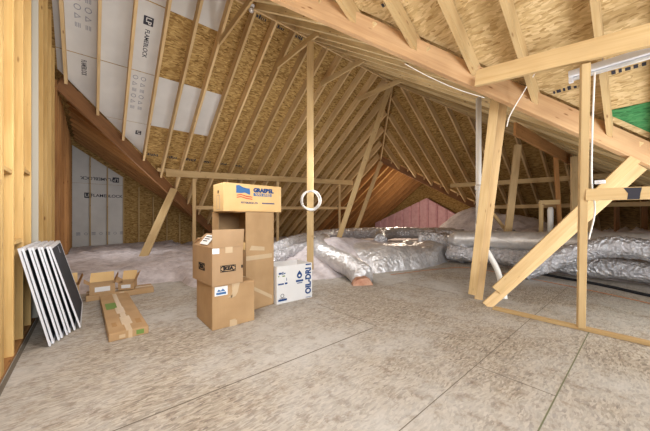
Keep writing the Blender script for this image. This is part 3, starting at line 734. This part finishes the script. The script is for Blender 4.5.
mark(b2, 'hand_hole', [rect(.395, .418, .20, .24)], FR(0, 0), 'ink', .002)

# tall box with an opening cut in its side
tb = thing('tall_cardboard_box', 'tall standing brown box under the moving box, with one side cut open near its top', 'box', (1.835, 4.03, 0), .2)
X, Y, Z = .56, .98, 1.57; bm = bmesh.new(); t_ = .014
box(bm, 0, X, 0, t_, 0, Z); box(bm, X-t_, X, t_, Y, 0, Z); box(bm, 0, X-t_, Y-t_, Y, 0, Z); box(bm, 0, X, 0, Y, 0, .012); box(bm, 0, X, 0, Y, Z-.012, Z)
box(bm, 0, t_, t_, Y-t_, 0, .98); box(bm, 0, t_, .78, Y-t_, .98, Z)
link('carton', bm, 'card', tb)
quad(tb, 'torn_flap', [(.0, .02, 1.08), (-.01, .78, 1.24), (-.0, .78, .97), (-.0, .02, .97)], 'card_pale')
mark(tb, 'tape', [rect(.0, .52, .80, .87)], FR(0, 0), 'tape', .002)
mark(tb, 'tape', [[(.0, .40), (.52, .10), (.52, .16), (.0, .46)]], FR(0, 0), 'tape', .002)
mark(tb, 'tape', [[(.06, .96), (.36, .93), (.36, .99), (.10, 1.03)]], FR(0, 0), 'tape', .002)

gb = carton('moving_box', 'pale yellow moving box with blue flag print lying on top of the tall box', (1.585, 4.29, 1.572), (1.04, .48, .455), 'card_pale', tape=False)
mark(gb, 'printed_flag', [[(.25, .30), (.25, .42), (.30, .43), (.36, .40), (.43, .385), (.48, .385), (.49, .33), (.49, .28), (.44, .295), (.40, .31), (.33, .30)]], FR(-.05, 0), 'midblue')
mark(gb, 'printed_stripes', [[(.26, .255+d_), (.33, .27+d_), (.42, .245+d_), (.53, .235+d_), (.53, .25+d_), (.42, .262+d_), (.33, .285+d_), (.26, .27+d_)] for d_ in (0, -.035)], FR(-.05, 0), 'red')
write(gb, 'GRAEBEL', .092, FR(.50, .36, -.003), 'blue', sx=1.0, bold=.07)
gbb = mark(gb, 'printed_band', [rect(.50, .84, .265, .315)], FR(0, 0), 'midblue')
tvl = write(gb, 'VAN LINES', .06, FR(.53, .29, -.005), 'card_pale', sx=1.0); under(tvl, gbb)
write(gb, 'PITTSBURGH, PA', .042, FR(.28, .145, -.003), 'blue', sx=.95)
mark(gb, 'printed_text', [rect(.66+.024*k, .678+.024*k, .135, .158) for k in range(10)], FR(0, 0), 'blue')
mark(gb, 'hand_hole', ringpoly(-.24, .32, .028, .001), LF(0, 0), 'ink')
mark(gb, 'printed_frame', [rect(-.30, -.17, .26, .264), rect(-.30, -.17, .03, .034), rect(-.30, -.296, .03, .264), rect(-.174, -.17, .03, .264)], LF(0, 0), 'print_light')

wbx = carton('white_carton', 'open white carton with blue printed letters and a drop symbol on the floor', (2.40, 4.07, 0), (.74, .50, .64), 'card_white', rz=-.03, top='open')
letters = 'OIL·DRI'
write(wbx, 'OIL-DRI', .165, bold=.045, mtx= axes((.655, -.003, .32), (0, 0, 1), (-1, 0, 0)), mat='blue', name='printed_logo', align='CENTER', sx=.84)
mark(wbx, 'printed_bands', [rect(.595, .715, z0, z1) for z0, z1 in ((.015, .024), (.605, .63))], FR(0, 0), 'blue')
drop = [(.46, .53)] + [(.46+.055*math.cos(a), .44+.055*math.sin(a)) for a in [math.radians(30-k*15) for k in range(17)]]
mark(wbx, 'printed_drop', [drop[::-1]], FR(0, 0), 'blue')
mark(wbx, 'printed_drop_centre', [[(.46+.022*math.cos(k*.6), .435+.022*math.sin(k*.6)) for k in range(10)]], FR(0, 0, -.003), 'card_white')
mark(wbx, 'printed_text', [rect(.385, .54, .325, .36), rect(.41, .52, .295, .31)], FR(0, 0), 'blue')
mark(wbx, 'printed_text', [rect(.04, .10, .50, .53), rect(.11, .13, .49, .54), rect(.14, .17, .50, .52), rect(.03, .14, .32, .345), rect(.16, .21, .32, .35), rect(.03, .20, .04, .075), rect(.19, .20, .38, .43)], FR(0, 0), 'blue')
mark(wbx, 'printed_symbols', ringpoly(.11, .13, .035) + [rect(.05, .17, .082, .09)], FR(0, 0), 'print')
mark(wbx, 'printed_spots', [rect(.11, .16, .455, .475), rect(.03, .05, .46, .48)], FR(0, 0), 'green')
quad(wbx, 'flap', [(.02, .49, .64), (.72, .49, .64), (.70, .40, .52), (.04, .40, .52)], 'card_white', .006)
quad(wbx, 'flap', [(.728, .02, .64), (.728, .48, .64), (.66, .46, .50), (.66, .04, .50)], 'card_white', .006)

# long flat box and the pile behind it
lb = carton('long_cardboard_box', 'long flat taped brown box lying alone on the floor near the screens', (.165, 4.10, 0), (.40, 2.15, .095), 'card', rz=.018, tape=False)
link('tape', B(.17, .23, -.002, 2.15, .094, .0975), 'tape', lb)
link('tape', B(.15, .26, .25, .62, .0945, .0985), 'tape', lb); link('tape', B(.14, .24, .8, 1.15, .0945, .0985), 'tape', lb)
link('green_patch', B(.04, .17, 1.12, 1.5, .0945, .0972), 'green', lb)
mark(lb, 'green_patch', [rect(.27, .35, .02, .075)], FR(0, 0), 'green')
mark(lb, 'tape_patch', [rect(.10, .16, .02, .06), rect(.19, .23, .0, .095)], FR(0, 0), 'tape')
link('printed_square', B(.05, .10, .25, .42, .0945, .0965), 'card_in', lb); link('printed_square', B(.30, .36, .22, .42, .0945, .0965), 'card_in', lb)
carton('flat_cardboard_box', 'flat brown box lying crosswise under the small open boxes', (-.06, 6.36, .0), (1.02, .42, .10), 'card', rz=-.02)
def small_open(loc, size, rz, label, tilt=0, lab=True):
    o = carton('small_open_box', label, loc, size, 'card', rz=rz, top='open', th=.008); o.rotation_euler.x = tilt
    X, Y, Z = size
    quad(o, 'flap', [(0, Y-.004, Z), (X, Y-.004, Z), (X, Y+.03, Z+.17), (.02, Y+.03, Z+.17)], 'card_pale', .006)
    quad(o, 'flap', [(.004, 0, Z), (.004, Y, Z), (-.08, Y, Z+.07), (-.08, 0, Z+.06)], 'card', .006)
    quad(o, 'flap', [(X-.004, 0, Z), (X-.004, Y, Z), (X+.06, Y, Z+.16), (X+.05, .02, Z+.16)], 'card_in', .006)
    if lab: mark(o, 'paper_label', [rect(X*.2, X*.8, Z*.25, Z*.75)], FR(0, 0), 'card_white')
    return o
small_open((-.01, 6.38, .102), (.36, .30, .17), 0, 'small open box with a tall raised flap on the flat box, near the screens')
small_open((.40, 6.42, .115), (.24, .28, .13), -.3, 'small open box with dangling white label on the right end of the flat box', tilt=.06)
small_open((-.36, 6.30, .02), (.22, .3, .30), .1, 'narrow open box standing left of the flat box, half behind the screens', lab=False)

# window screens leaning on the left wall
def screen(yn, xb, xt, W, Hh, label):
    L = math.hypot(xb-xt, Hh)
    o = thing('window_screen', label, 'screen', group='window screens leaning on the left wall')
    z = V((xt-xb, 0, Hh)).normalized(); y = V((0, 1, 0)); x = y.cross(z)
    m = Matrix((x, y, z)).transposed().to_4x4(); m.translation = V((xb, yn, .012)); o.matrix_basis = m
    bm = bmesh.new(); f_ = .035; d_ = .0085
    box(bm, -d_, d_, 0, f_, 0, L); box(bm, -d_, d_, W-f_, W, 0, L); box(bm, -d_, d_, f_, W-f_, 0, f_); box(bm, -d_, d_, f_, W-f_, L-f_, L)
    link('screen_frame', bm, 'white', o); link('screen_mesh', B(-.006, .006, f_, W-f_, f_, L-f_), 'mesh', o)
    link('pull_tab', B(d_, d_+.004, W*.55, W*.55+.03, L-.16, L-.05), 'print_light', o)
labs = ['outermost dark screen whose face shows, in front of the leaning row', 'second screen from the outside of the leaning row', 'third screen from the outside of the leaning row', 'fourth screen from the outside, mid-row', 'fifth screen from the outside of the leaning row', 'third screen from the wall side of the leaning row', 'second screen from the wall side of the leaning row', 'innermost screen nearest the wall studs, leftmost of the row']
for k in range(8):
    t = k/7
    screen(4.88-.5*t, -.10-.225*t-(.03 if k else 0)+(.01 if k % 2 else 0), -.385-.21*t+(.01 if k % 2 else 0), 1.35, 1.09+.03*t, labs[k]+', white-framed')
